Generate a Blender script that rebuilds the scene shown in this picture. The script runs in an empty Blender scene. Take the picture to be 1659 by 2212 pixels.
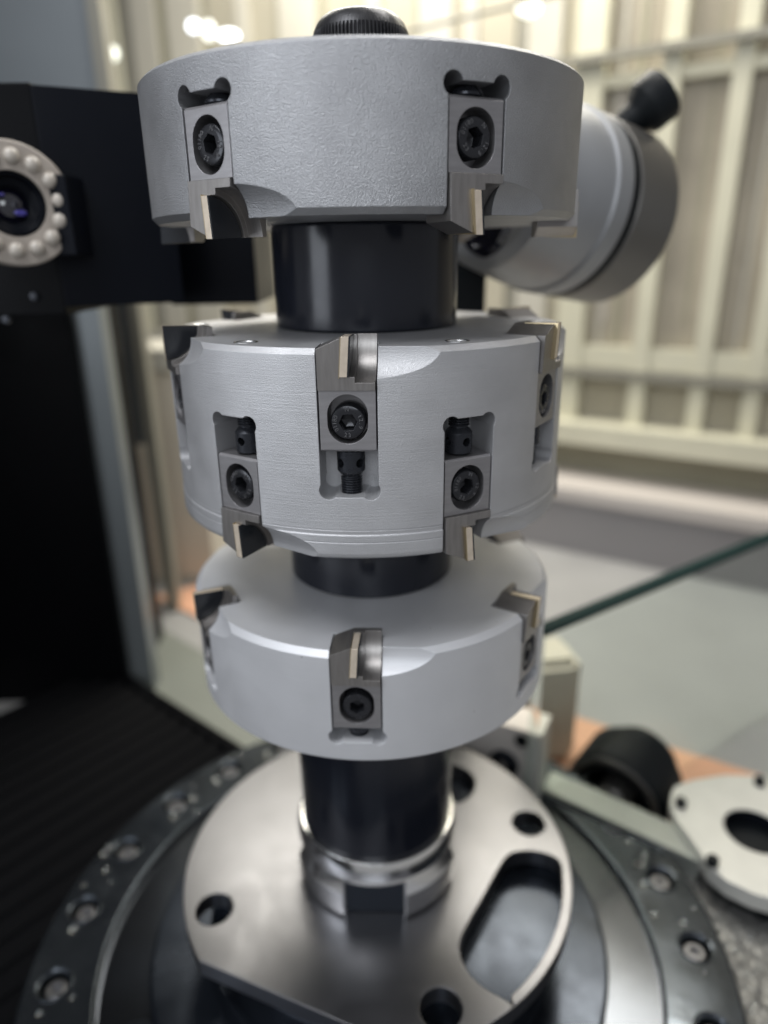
import bpy, bmesh, math, random
import numpy as np
from mathutils import Vector, Matrix
random.seed(7)
SC = bpy.context.scene
COL = SC.collection
PI = math.pi

# ------------------------------------------------------------------ camera
PITCH, YAW, ROLL = 0.352, 0.020, -0.014
EYE = Vector((0.0, -8.12, 0.124))
FPX, W0, H0 = 1512.0, 1659.0, 2212.0
cp, sp = math.cos(PITCH), math.sin(PITCH); cy, sy = math.cos(YAW), math.sin(YAW)
FWD = Vector((sy*cp, cy*cp, -sp)); _r = Vector((cy, -sy, 0)); _u = _r.cross(FWD)
RGT = _r*math.cos(ROLL) + _u*math.sin(ROLL)
UPV = -_r*math.sin(ROLL) + _u*math.cos(ROLL)
cam_d = bpy.data.cameras.new('camera'); cam = bpy.data.objects.new('camera', cam_d); COL.objects.link(cam)
M3 = Matrix((RGT, UPV, -FWD)).transposed().to_4x4(); M3.translation = EYE
cam.matrix_world = M3
cam_d.sensor_fit = 'VERTICAL'; cam_d.sensor_height = 36.0; cam_d.sensor_width = 36.0
cam_d.lens = FPX/H0*36.0
cam_d.clip_start = 0.05; cam_d.clip_end = 400
cam_d.dof.use_dof = True; cam_d.dof.focus_distance = 6.05
cam_d.dof.aperture_fstop = cam_d.lens*1e-3/0.155
SC.camera = cam
SC.unit_settings.scale_length = 0.023      # one unit is the 23 mm radius of the spacer sleeves

# ------------------------------------------------------------------ light
world = bpy.data.worlds.new('World'); SC.world = world; world.use_nodes = True
bg = world.node_tree.nodes['Background']; bg.inputs[0].default_value = (0.32, 0.325, 0.34, 1); bg.inputs[1].default_value = 0.86
def area(name, loc, target, sx, sy_, power, col):
    d = bpy.data.lights.new(name, 'AREA'); d.shape = 'RECTANGLE'; d.size = sx; d.size_y = sy_; d.energy = power; d.color = col
    o = bpy.data.objects.new(name, d); COL.objects.link(o); o.location = loc
    o.rotation_euler = (Vector(target)-Vector(loc)).to_track_quat('-Z', 'Y').to_euler(); return o
area('ceiling_lamp', (-7, -7, 15), (0, 0, -3), 10, 7, 2300, (0.95, 0.97, 1.0))
area('ceiling_lamp', (6, 5, 17), (0, 0, -3), 12, 4, 1700, (1.0, 0.97, 0.92))
area('ceiling_lamp', (3, 20, 18), (3, 22, -8), 26, 10, 13000, (1.0, 0.955, 0.85))
area('window_light', (-13, -9, 1), (0, 0, -3), 6, 9, 620, (0.88, 0.93, 1.0))
area('window_light', (-1.5, -16, 5), (0, 0, -3.5), 8, 5, 520, (0.90, 0.95, 1.0))
SC.view_settings.view_transform = 'Standard'; SC.view_settings.look = 'None'
SC.view_settings.exposure = 0.0; SC.view_settings.gamma = 1.0
SC.render.engine = 'CYCLES'
SC.cycles.use_denoising = True
SC.cycles.max_bounces = 8; SC.cycles.diffuse_bounces = 3; SC.cycles.glossy_bounces = 4
SC.cycles.transmission_bounces = 6; SC.cycles.transparent_max_bounces = 8
SC.cycles.sample_clamp_indirect = 6.0

# ------------------------------------------------------------------ helpers
def ray(x, y):
    d = FWD + RGT*((x-W0/2)/FPX) - UPV*((y-H0/2)/FPX)
    return d
def at_y(x, y, Y):
    d = ray(x, y); return EYE + d*((Y-EYE.y)/d.y)
def at_z(x, y, z):
    d = ray(x, y); return EYE + d*((z-EYE.z)/d.z)
def srgb(r, g, b):
    f = lambda c: (c/255/12.92) if c/255 <= 0.04045 else ((c/255+0.055)/1.055)**2.4
    return (f(r), f(g), f(b), 1)

def mat(name, col, rough=0.5, metal=0.0, bump=0.0, bscale=30.0, var=0.0, vscale=4.0, bevel=0.0, spec=0.5, emis=None, estr=0.0,
        trans=0.0, stretch=None, rvar=0.0, coat=0.0, bdist=0.01, turn=0.0, smudge=0.0, scratch=0.0, specks=False):
    m = bpy.data.materials.new(name); m.use_nodes = True
    nt = m.node_tree; N = nt.nodes; L = nt.links; P = N['Principled BSDF']
    P.inputs['Roughness'].default_value = rough; P.inputs['Metallic'].default_value = metal
    P.inputs['Specular IOR Level'].default_value = spec
    P.inputs['Coat Weight'].default_value = coat
    if trans: P.inputs['Transmission Weight'].default_value = trans
    c = col if len(col) == 4 else (*col, 1)
    P.inputs['Base Color'].default_value = c
    tc = N.new('ShaderNodeTexCoord'); vec = tc.outputs['Object']
    if stretch:
        mp = N.new('ShaderNodeMapping'); mp.inputs['Scale'].default_value = stretch; L.new(vec, mp.inputs['Vector']); vec = mp.outputs[0]
    if var or rvar:
        n = N.new('ShaderNodeTexNoise'); n.inputs['Scale'].default_value = vscale; n.inputs['Detail'].default_value = 6; L.new(vec, n.inputs['Vector'])
        if var:
            mx = N.new('ShaderNodeMix'); mx.data_type = 'RGBA'
            mx.inputs[6].default_value = tuple(max(0, v*(1-var)) for v in c[:3])+(1,)
            mx.inputs[7].default_value = tuple(min(1, v*(1+var)) for v in c[:3])+(1,)
            rp = N.new('ShaderNodeMapRange'); rp.inputs['From Min'].default_value = 0.3; rp.inputs['From Max'].default_value = 0.7
            L.new(n.outputs['Fac'], rp.inputs['Value']); L.new(rp.outputs[0], mx.inputs[0]); L.new(mx.outputs[2], P.inputs['Base Color'])
        if rvar:
            rr = N.new('ShaderNodeMapRange'); rr.inputs['From Min'].default_value = 0.3; rr.inputs['From Max'].default_value = 0.7
            rr.inputs['To Min'].default_value = max(0.02, rough-rvar); rr.inputs['To Max'].default_value = min(1, rough+rvar)
            L.new(n.outputs['Fac'], rr.inputs['Value']); L.new(rr.outputs[0], P.inputs['Roughness'])
    if specks:        # sparse dark pits and grit
        n6 = N.new('ShaderNodeTexVoronoi'); n6.inputs['Scale'].default_value = 3.3; n6.inputs['Randomness'].default_value = 1.0; L.new(tc.outputs['Object'], n6.inputs['Vector'])
        r6 = N.new('ShaderNodeMapRange'); r6.inputs['From Min'].default_value = 0.016; r6.inputs['From Max'].default_value = 0.03; L.new(n6.outputs['Distance'], r6.inputs['Value'])
        m6 = N.new('ShaderNodeMix'); m6.data_type = 'RGBA'; m6.inputs[6].default_value = (0.16, 0.155, 0.16, 1)
        L.new(r6.outputs[0], m6.inputs[0]); src = P.inputs['Base Color'].links
        if src: L.new(src[0].from_socket, m6.inputs[7])
        else: m6.inputs[7].default_value = c
        L.new(m6.outputs[2], P.inputs['Base Color'])
    nrm = None
    if bevel:
        b = N.new('ShaderNodeBevel'); b.samples = 4; b.inputs['Radius'].default_value = bevel; nrm = b.outputs[0]
    if bump:
        n2 = N.new('ShaderNodeTexNoise'); n2.inputs['Scale'].default_value = bscale; n2.inputs['Detail'].default_value = 3; L.new(vec, n2.inputs['Vector'])
        bp = N.new('ShaderNodeBump'); bp.inputs['Strength'].default_value = bump; bp.inputs['Distance'].default_value = bdist
        L.new(n2.outputs['Fac'], bp.inputs['Height'])
        if nrm: L.new(nrm, bp.inputs['Normal'])
        nrm = bp.outputs[0]
    if turn:          # fine rings left by the lathe
        mp2 = N.new('ShaderNodeMapping'); mp2.inputs['Scale'].default_value = (0.6, 0.6, 70); L.new(tc.outputs['Object'], mp2.inputs['Vector'])
        n3 = N.new('ShaderNodeTexNoise'); n3.inputs['Scale'].default_value = 1.0; n3.inputs['Detail'].default_value = 2; L.new(mp2.outputs[0], n3.inputs['Vector'])
        b3 = N.new('ShaderNodeBump'); b3.inputs['Strength'].default_value = turn; b3.inputs['Distance'].default_value = 0.006
        L.new(n3.outputs['Fac'], b3.inputs['Height'])
        if nrm: L.new(nrm, b3.inputs['Normal'])
        nrm = b3.outputs[0]
    if scratch:       # thin crossing scratches
        for (sc_, an) in (((2, 60, 2), 0.5), ((50, 2.5, 2), -0.35)):
            mp3 = N.new('ShaderNodeMapping'); mp3.inputs['Rotation'].default_value = (0, 0, an); mp3.inputs['Scale'].default_value = sc_; L.new(tc.outputs['Object'], mp3.inputs['Vector'])
            n4 = N.new('ShaderNodeTexNoise'); n4.inputs['Scale'].default_value = 1.0; n4.inputs['Detail'].default_value = 4; L.new(mp3.outputs[0], n4.inputs['Vector'])
            b4 = N.new('ShaderNodeBump'); b4.inputs['Strength'].default_value = scratch; b4.inputs['Distance'].default_value = 0.01
            L.new(n4.outputs['Fac'], b4.inputs['Height'])
            if nrm: L.new(nrm, b4.inputs['Normal'])
            nrm = b4.outputs[0]
    if smudge:        # oily finger marks change the gloss in patches
        n5 = N.new('ShaderNodeTexNoise'); n5.inputs['Scale'].default_value = 1.3; n5.inputs['Detail'].default_value = 5; n5.inputs['Distortion'].default_value = 1.2; L.new(tc.outputs['Object'], n5.inputs['Vector'])
        r5 = N.new('ShaderNodeMapRange'); r5.inputs['From Min'].default_value = 0.4; r5.inputs['From Max'].default_value = 0.65
        r5.inputs['To Min'].default_value = rough+smudge*0.3; r5.inputs['To Max'].default_value = max(0.05, rough-smudge)
        L.new(n5.outputs['Fac'], r5.inputs['Value']); L.new(r5.outputs[0], P.inputs['Roughness'])
    if nrm: L.new(nrm, P.inputs['Normal'])
    if emis:
        P.inputs['Emission Color'].default_value = (*emis[:3], 1); P.inputs['Emission Strength'].default_value = estr
    return m

MAT = dict(
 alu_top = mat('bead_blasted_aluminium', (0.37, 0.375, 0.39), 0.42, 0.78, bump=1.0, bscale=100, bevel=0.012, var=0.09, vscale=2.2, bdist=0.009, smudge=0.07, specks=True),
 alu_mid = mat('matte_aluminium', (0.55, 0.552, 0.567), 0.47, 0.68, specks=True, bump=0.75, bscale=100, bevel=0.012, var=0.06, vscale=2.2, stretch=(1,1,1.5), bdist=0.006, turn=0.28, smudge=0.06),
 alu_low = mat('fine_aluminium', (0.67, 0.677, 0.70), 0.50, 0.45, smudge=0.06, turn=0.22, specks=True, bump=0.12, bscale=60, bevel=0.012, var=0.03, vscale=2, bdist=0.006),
 cart = mat('ground_cartridge_steel', (0.36, 0.352, 0.362), 0.40, 0.85, bump=0.15, bscale=20, stretch=(1,1,6), bevel=0.006, var=0.08, vscale=5, bdist=0.006),
 holder = mat('brushed_holder_steel', (0.32, 0.305, 0.295), 0.36, 0.9, bump=0.15, bscale=16, stretch=(9,1,1), bevel=0.006, var=0.1, vscale=4, bdist=0.006),
 carbide = mat('cream_carbide', (0.80, 0.69, 0.56), 0.24, 0.5, bevel=0.004, var=0.1, vscale=14),
 pcd = mat('black_diamond', (0.016, 0.018, 0.022), 0.22, 0.0, bevel=0.003),
 screw = mat('black_oxide', (0.03, 0.031, 0.036), 0.22, 0.5, bevel=0.006, rvar=0.1, vscale=12, spec=0.6),
 glyph_glint = mat('glint_toned_oxide', (0.22, 0.22, 0.23), 0.25, 0.8),  # glint of the raised screw lettering, put into a paler base colour
 adj = mat('blued_steel', (0.035, 0.038, 0.046), 0.3, 0.6, bevel=0.006, rvar=0.1, vscale=12),
 cap = mat('knurled_black_oxide', (0.03, 0.03, 0.033), 0.36, 0.5, rvar=0.14, vscale=9, bump=0.2, bscale=25),
 sleeve = mat('black_polished_sleeve', (0.012, 0.014, 0.021), 0.2, 0.1, spec=0.45, bevel=0.02, smudge=0.05, turn=0.03),
 chrome = mat('polished_steel', (0.90, 0.90, 0.90), 0.16, 1.0, bevel=0.02),
 plate = mat('ground_steel_plate', (0.205, 0.205, 0.215), 0.33, 0.95, bump=0.06, bscale=3, bevel=0.03, var=0.06, vscale=1.4, smudge=0.035, scratch=0.035, bdist=0.01),
 plate_side = mat('dark_steel_edge', (0.10, 0.11, 0.12), 0.3, 0.9),
 gun = mat('wet_dark_steel', (0.075, 0.086, 0.10), 0.16, 0.85, bump=0.25, bscale=1.2, rvar=0.08, vscale=1.5, bevel=0.03, bdist=0.02),
 gun2 = mat('dark_blue_steel', (0.028, 0.034, 0.045), 0.22, 0.75, rvar=0.08, vscale=1.5, bevel=0.03),
 greyface = mat('dull_machined_face', (0.085, 0.092, 0.105), 0.16, 0.95, var=0.1, vscale=1.2, bump=0.05, bscale=3),
 black = mat('black_anodised', (0.003, 0.0032, 0.004), 0.4, 0.0, spec=0.07, bevel=0.04, rvar=0.06, vscale=1),
 black2 = mat('satin_black_panel', (0.004, 0.005, 0.008), 0.34, 0.0, spec=0.10, bevel=0.04, rvar=0.06, vscale=1),
 bellows = mat('black_bellows', (0.003, 0.0032, 0.004), 0.55, 0.0, spec=0.035),
 lightring = mat('beige_ring', (0.36, 0.32, 0.28), 0.5, 0.0, var=0.15, vscale=4),
 led = mat('clear_led_dome', (0.44, 0.40, 0.35), 0.3, 0.0, coat=0.2, spec=0.6),
 glasslens = mat('coated_lens', (0.004, 0.004, 0.012), 0.05, 0.0, coat=1.0, spec=0.8),
 violet = mat('violet_reflection', (0.05, 0.04, 0.30), 0.08, 0.3, coat=1.0),  # colour of the reflections painted onto the lens
 housing = mat('silver_housing', (0.36, 0.37, 0.385), 0.42, 0.5, bevel=0.05, var=0.05, vscale=1),
 housing2 = mat('grey_shell', (0.19, 0.185, 0.175), 0.36, 0.75, bevel=0.05, var=0.05, vscale=1),
 blockgrey = mat('pale_grey_block', (0.78, 0.73, 0.68), 0.4, 0.1, bevel=0.05, var=0.05, vscale=1.5),
 rubber = mat('black_rubber', (0.006, 0.008, 0.010), 0.5, 0.0, spec=0.2),
 table = mat('grey_table', (0.34, 0.338, 0.335), 0.55, 0.0, var=0.06, vscale=0.4, bump=0.05, bscale=3),
 table_green = mat('grey_green_table', (0.21, 0.225, 0.20), 0.5, 0.0, var=0.06, vscale=0.4),
 wall = mat('beige_wall', (0.42, 0.39, 0.31), 0.8, 0.0, var=0.10, vscale=0.15),
 pane = mat('tan_panel', (0.37, 0.335, 0.27), 0.6, 0.0, var=0.22, vscale=0.25),
 cream = mat('cream_profile', (0.64, 0.62, 0.49), 0.5, 0.0, var=0.06, vscale=0.4),
 cream2 = mat('pale_profile', (0.50, 0.48, 0.42), 0.55, 0.0, var=0.08, vscale=0.3),
 olive = mat('olive_profile', (0.31, 0.295, 0.22), 0.6, 0.0, var=0.08, vscale=0.3),
 rail = mat('grey_rail', (0.27, 0.26, 0.22), 0.5, 0.2),
 sill = mat('pinkish_white_sill', (0.56, 0.52, 0.49), 0.5, 0.0),
 cabinet = mat('grey_cabinet', (0.27, 0.26, 0.265), 0.5, 0.0, var=0.05, vscale=0.2),
 beigebox = mat('beige_cabinet', (0.66, 0.60, 0.50), 0.6, 0.0, var=0.06, vscale=0.3),
 bluepanel = mat('blue_grey_panel', (0.20, 0.225, 0.245), 0.4, 0.1, var=0.08, vscale=0.2),
 alu_strip = mat('blue_grey_strip', (0.24, 0.265, 0.275), 0.35, 0.4),
 wood = mat('orange_board', (0.72, 0.40, 0.26), 0.6, 0.0, var=0.12, vscale=0.6),
 white = mat('off_white_bracket', (0.68, 0.68, 0.64), 0.35, 0.3, bevel=0.05, var=0.05, vscale=2),
 bar = mat('pale_green_grey_bar', (0.36, 0.38, 0.355), 0.3, 0.5, bevel=0.04, var=0.06, vscale=1.5),
 speck = mat('wet_grey_casting', (0.17, 0.17, 0.165), 0.3, 0.5, bump=0.9, bscale=7, var=0.2, vscale=9, bdist=0.05),
 water = mat('clear_droplet', (0.9, 0.93, 0.95), 0.03, 0.0, trans=1.0),
 brass = mat('pale_brass', (0.55, 0.45, 0.28), 0.3, 0.9),
 lamp = mat('cool_led_lamp', (1, 1, 1), 0.5, 0.0, emis=(0.85, 0.92, 1.0), estr=3.5),
 lamp2 = mat('warm_lamp', (1, 1, 1), 0.5, 0.0, emis=(0.95, 1.0, 0.85), estr=1.6),
)
# green glass: absorbing edges
g = bpy.data.materials.new('green_glass'); g.use_nodes = True
P = g.node_tree.nodes['Principled BSDF']; P.inputs['Base Color'].default_value = (0.86, 0.92, 0.895, 1); P.inputs['Roughness'].default_value = 0.02
P.inputs['Transmission Weight'].default_value = 1.0; P.inputs['IOR'].default_value = 1.1
MAT['glass'] = g
MAT['glass_edge'] = mat('dark_green_glass_edge', (0.006, 0.024, 0.024), 0.6, 0.0, spec=0.1)

def mesh_of(bm, name, mats, smooth=30):
    bmesh.ops.recalc_face_normals(bm, faces=bm.faces)
    me = bpy.data.meshes.new(name); bm.to_mesh(me); bm.free()
    for m in (mats if isinstance(mats, (list, tuple)) else [mats]): me.materials.append(MAT[m])
    if smooth: shade(me, smooth)
    return me
def shade(me, ang=30):
    n = len(me.polygons)
    me.polygons.foreach_set('use_smooth', [True]*n)
    bm = bmesh.new(); bm.from_mesh(me)
    for e in bm.edges:
        e.smooth = not (len(e.link_faces) == 2 and e.calc_face_angle(0) > math.radians(ang))
    bm.to_mesh(me); bm.free()
def link(name, me, parent=None, loc=None, rot=None):
    o = bpy.data.objects.new(name, me); COL.objects.link(o)
    if parent: o.parent = parent
    if loc is not None: o.location = loc
    if rot is not None: o.rotation_euler = rot
    return o
def tag(o, label=None, cat=None, group=None, kind=None):
    if label: o['label'] = label
    if cat: o['category'] = cat
    if group: o['group'] = group
    if kind: o['kind'] = kind
    return o
def empty(name, label, cat, loc=(0, 0, 0), rot=(0, 0, 0), group=None):
    o = bpy.data.objects.new(name, None); COL.objects.link(o); o.location = loc; o.rotation_euler = rot; o.empty_display_size = 0.2
    return tag(o, label, cat, group)

def box(bm, lo, hi, M=None, mi=0):
    vs = [bm.verts.new(Vector((x, y, z))) for z in (lo[2], hi[2]) for y in (lo[1], hi[1]) for x in (lo[0], hi[0])]
    fs = [(0,2,3,1), (4,5,7,6), (0,1,5,4), (2,6,7,3), (0,4,6,2), (1,3,7,5)]
    for f in fs: bm.faces.new([vs[i] for i in f]).material_index = mi
    if M is not None:
        for v in vs: v.co = M @ v.co
    return vs
def lathe(bm, prof, seg=96, M=None, mi=0, close=True, rmod=None):
    """profile of (radius, z); axis Z"""
    rings = []
    for (r, z) in prof:
        if r < 1e-6:
            rings.append([bm.verts.new((0, 0, z))])
        else:
            rings.append([bm.verts.new(((r*(rmod(i, z, r) if rmod else 1))*math.cos(2*PI*i/seg), (r*(rmod(i, z, r) if rmod else 1))*math.sin(2*PI*i/seg), z)) for i in range(seg)])
    for a, b in zip(rings[:-1], rings[1:]):
        for i in range(seg):
            j = (i+1) % seg
            if len(a) == 1 and len(b) == 1: continue
            if len(a) == 1: f = bm.faces.new((a[0], b[i], b[j]))
            elif len(b) == 1: f = bm.faces.new((a[i], a[j], b[0]))
            else: f = bm.faces.new((a[i], a[j], b[j], b[i]))
            f.material_index = mi
    if close:
        for rg, fl in ((rings[0], True), (rings[-1], False)):
            if len(rg) > 2:
                f = bm.faces.new(rg[::-1] if fl else rg); f.material_index = mi
    vs = [v for rg in rings for v in rg]
    if M is not None:
        for v in vs: v.co = M @ v.co
    return vs
def ring_lathe(bm, prof, seg=96, M=None, mi=0):
    """closed cross-section revolved: a ring"""
    rings = [[bm.verts.new((r*math.cos(2*PI*i/seg), r*math.sin(2*PI*i/seg), z)) for i in range(seg)] for r, z in prof]
    n = len(rings)
    for k in range(n):
        a, b = rings[k], rings[(k+1) % n]
        for i in range(seg):
            j = (i+1) % seg
            bm.faces.new((a[i], a[j], b[j], b[i])).material_index = mi
    vs = [v for rg in rings for v in rg]
    if M is not None:
        for v in vs: v.co = M @ v.co
    return vs
def prism(bm, poly, lo, hi, axis='Y', mi=0, M=None):
    """poly points (a,b); axis Y -> (a, y, b); axis X -> (x, a, b); axis Z -> (a, b, z)"""
    def P3(p, h):
        return {'Y': (p[0], h, p[1]), 'X': (h, p[0], p[1]), 'Z': (p[0], p[1], h)}[axis]
    A = [bm.verts.new(P3(p, lo)) for p in poly]; B = [bm.verts.new(P3(p, hi)) for p in poly]
    n = len(poly)
    for i in range(n):
        j = (i+1) % n
        bm.faces.new((A[i], A[j], B[j], B[i])).material_index = mi
    bm.faces.new(A[::-1]).material_index = mi; bm.faces.new(B).material_index = mi
    if M is not None:
        for v in A+B: v.co = M @ v.co
    return A+B
def cut(me, cutters, name=None, ang=25):
    """subtract each cutter bmesh in turn; returns the new mesh"""
    o = bpy.data.objects.new('tmp', me); COL.objects.link(o)
    for cbm in cutters:
        bmesh.ops.recalc_face_normals(cbm, faces=cbm.faces)
        cm = bpy.data.meshes.new('tmpc'); cbm.to_mesh(cm); cbm.free()
        c = bpy.data.objects.new('tmpc', cm); COL.objects.link(c)
        md = o.modifiers.new('b', 'BOOLEAN'); md.operation = 'DIFFERENCE'; md.object = c; md.solver = 'EXACT'
        dg = bpy.context.evaluated_depsgraph_get(); dg.update()
        new = bpy.data.meshes.new_from_object(o.evaluated_get(dg))
        o.modifiers.clear(); o.data = new
        bpy.data.objects.remove(c)
    me2 = o.data; bpy.data.objects.remove(o); me2.name = name or me.name
    shade(me2, ang)
    return me2
def rotz(a): return Matrix.Rotation(a, 4, 'Z')

_tc = {}
def glyph(ch, size):
    key = (ch, size)
    if key not in _tc:
        cu = bpy.data.curves.new('t', 'FONT'); cu.body = ch; cu.size = size; cu.extrude = 0.005; cu.align_x = 'CENTER'; cu.resolution_u = 2
        o = bpy.data.objects.new('t', cu); COL.objects.link(o)
        dg = bpy.context.evaluated_depsgraph_get(); dg.update()
        _tc[key] = bpy.data.meshes.new_from_object(o.evaluated_get(dg)); bpy.data.objects.remove(o)
    return _tc[key]

# ------------------------------------------------------------------ sizes of the three heads
RH = 2.175
HW = 0.262          # half width of a pocket
SLOT_IN = 1.77
DOG = {-1: (0.192, -0.062), 0: (0.219, -0.024), 1: (0.216, -0.055)}
def slot_poly(z0, d, end):
    """(t, z) outline of a pocket open at plane z0; d=+1 pocket goes down (opens upward), d=-1 the other way"""
    w, r = HW, 0.086
    cx, dzz = DOG[0] if end < 1.0 else (DOG[1] if end < 1.1 else DOG[-1])
    pts = [(-w, -0.4)]
    cz = end+dzz
    dz = math.sqrt(r*r-(w-cx)**2)
    a0 = math.atan2(-dz, -(w-cx)); ex = math.sqrt(r*r-(end-cz)**2)
    a1 = math.atan2(end-cz, ex)
    # arc from a0 (pointing left/up) round through left and down to a1, in (t, s) with s growing into the head
    aa = a0 if a0 < 0 else a0-2*PI
    st = aa+2*PI; 
    n = 24
    for i in range(n+1):
        a = st+(a1-st)*i/n
        pts.append((-cx+r*math.cos(a), cz+r*math.sin(a)))
    right = [(-t, s) for (t, s) in pts[::-1]]
    full = pts+right
    return [(t, z0-d*s) for t, s in full]
def slot_cutter(z0, d, end, ang):
    bm = bmesh.new(); prism(bm, slot_poly(z0, d, end), -2.6, -SLOT_IN, 'Y', M=rotz(ang)); return bm
def scoop_cutter(z0, ang):
    bm = bmesh.new(); r, n = 0.296, 120
    c = (-(RH+0.141), z0)
    prism(bm, [(c[0]+r*math.cos(2*PI*i/n), c[1]+r*math.sin(2*PI*i/n)) for i in range(n)], 0.12, 1.5, 'X', M=rotz(ang)); return bm

def body_mesh(name, m, ztop, zbot, rows, extra=None, chT=0.045, chB=0.045):
    prof = [(RH-chB, zbot), (RH, zbot+chB)]
    if extra: prof += extra
    prof += [(RH, ztop-chT), (RH-chT, ztop)]
    bm = bmesh.new(); lathe(bm, prof, 360)
    me = mesh_of(bm, name, m, 20)
    cs = []
    for (z0, d, end, angs) in rows:
        for a in angs:
            cs.append(slot_cutter(z0, d, end, a)); cs.append(scoop_cutter(z0, a))
    return me, cs

def merge(bms):
    """cutters that do not touch one another, in one mesh"""
    out = bmesh.new()
    for b in bms:
        t = bpy.data.meshes.new('t'); b.to_mesh(t); b.free(); out.from_mesh(t)
    return out

# ---- cartridge: s runs from the opening plane (0) into the head; built for an upward opening with z = -s
def flipz(me):
    n = me.copy(); n.transform(Matrix.Scale(-1, 4, (0, 0, 1))); n.flip_normals(); shade(n, 25); return n
CH0, CS0, CS1, SCS = -0.085, 0.35, 0.895, 0.625
def make_cartridge():
    bm = bmesh.new(); w = 0.246; F = 2.152; b = 0.02
    # clamp block, front edges chamfered (profile in y,z swept along t)
    prism(bm, [(-F+b, -CS0-0.001), (-F, -CS0-0.001-b*0.2), (-F, -CS1+b), (-F+b, -CS1), (-1.775, -CS1), (-1.775, -CS0-0.001)], -w, w, 'X')
    me = mesh_of(bm, 'cartridge', ['cart', 'holder'], 25)
    c = bmesh.new(); r, h = 0.178, 0.04
    pts = [(r*math.cos(a), -SCS+0.02+h+r*math.sin(a)) for a in [PI*i/20 for i in range(21)]]+[(r*math.cos(a), -SCS+0.02-h+r*math.sin(a)) for a in [PI+PI*i/20 for i in range(21)]]
    prism(c, pts, -2.6, -1.9, 'Y')
    me = cut(me, [c], 'cartridge')
    # tool holder block in front of it
    hb = bmesh.new(); ww = 0.246
    poly = [(-ww, -0.0), (-0.04, 0.088), (ww, 0.088), (ww, -CS0), (-ww, -CS0)]
    vs = prism(hb, poly, -2.19, -1.80, 'Y')
    for v in vs:      # outer face leans out a little toward the cutting edge
        if v.co.y < -2.0: v.co.y -= 0.012*(v.co.z+0.35)/0.35
    hm = mesh_of(hb, 'h', ['cart', 'holder'], 25)
    g1 = bmesh.new(); r = 0.385; tip = (-2.235, 0.10)
    prism(g1, [(tip[0]+r*math.cos(2*PI*i/48), tip[1]+r*math.sin(2*PI*i/48)) for i in range(48)], 0.075, 0.6, 'X')
    g2 = bmesh.new(); r = 0.335
    prism(g2, [(tip[0]+r*math.cos(2*PI*i/48), tip[1]+r*math.sin(2*PI*i/48)) for i in range(48)], -0.04, 0.5, 'X')
    hm = cut(hm, [g1, g2], 'h')
    bm = bmesh.new(); bm.from_mesh(me); nf = len(bm.faces); bm.from_mesh(hm)
    bm.faces.ensure_lookup_table()
    for i in range(nf, len(bm.faces)): bm.faces[i].material_index = 1
    return mesh_of(bm, 'cartridge', ['cart', 'holder'], 25)
def make_insert():
    bm = bmesh.new(); tip = (-2.238, 0.104); r = 0.332
    pts = [tip]+[(tip[0]+r*math.cos(a), tip[1]+r*math.sin(a)) for a in [-PI/2+0.02+(PI/2-0.06)*i/18 for i in range(19)]]
    prism(bm, pts, -0.042, 0.022, 'X', 0)
    prism(bm, [(p[0], p[1]) for p in pts], 0.0225, 0.038, 'X', 1)
    r2 = 0.343; p2 = [(tip[0]+0.0, tip[1]-0.003)]+[(tip[0]+r2*math.cos(a), tip[1]+r2*math.sin(a)) for a in [-PI/2+0.02+(PI/2-0.06)*i/18 for i in range(19)]]
    prism(bm, p2, -0.049, -0.0422, 'X', 2)
    # the plate leans with the cutting angle
    for v in bm.verts: v.co.x += (v.co.z+0.1)*0.075
    return mesh_of(bm, 'cutting_insert', ['carbide', 'pcd', 'brass'], 25)
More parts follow.
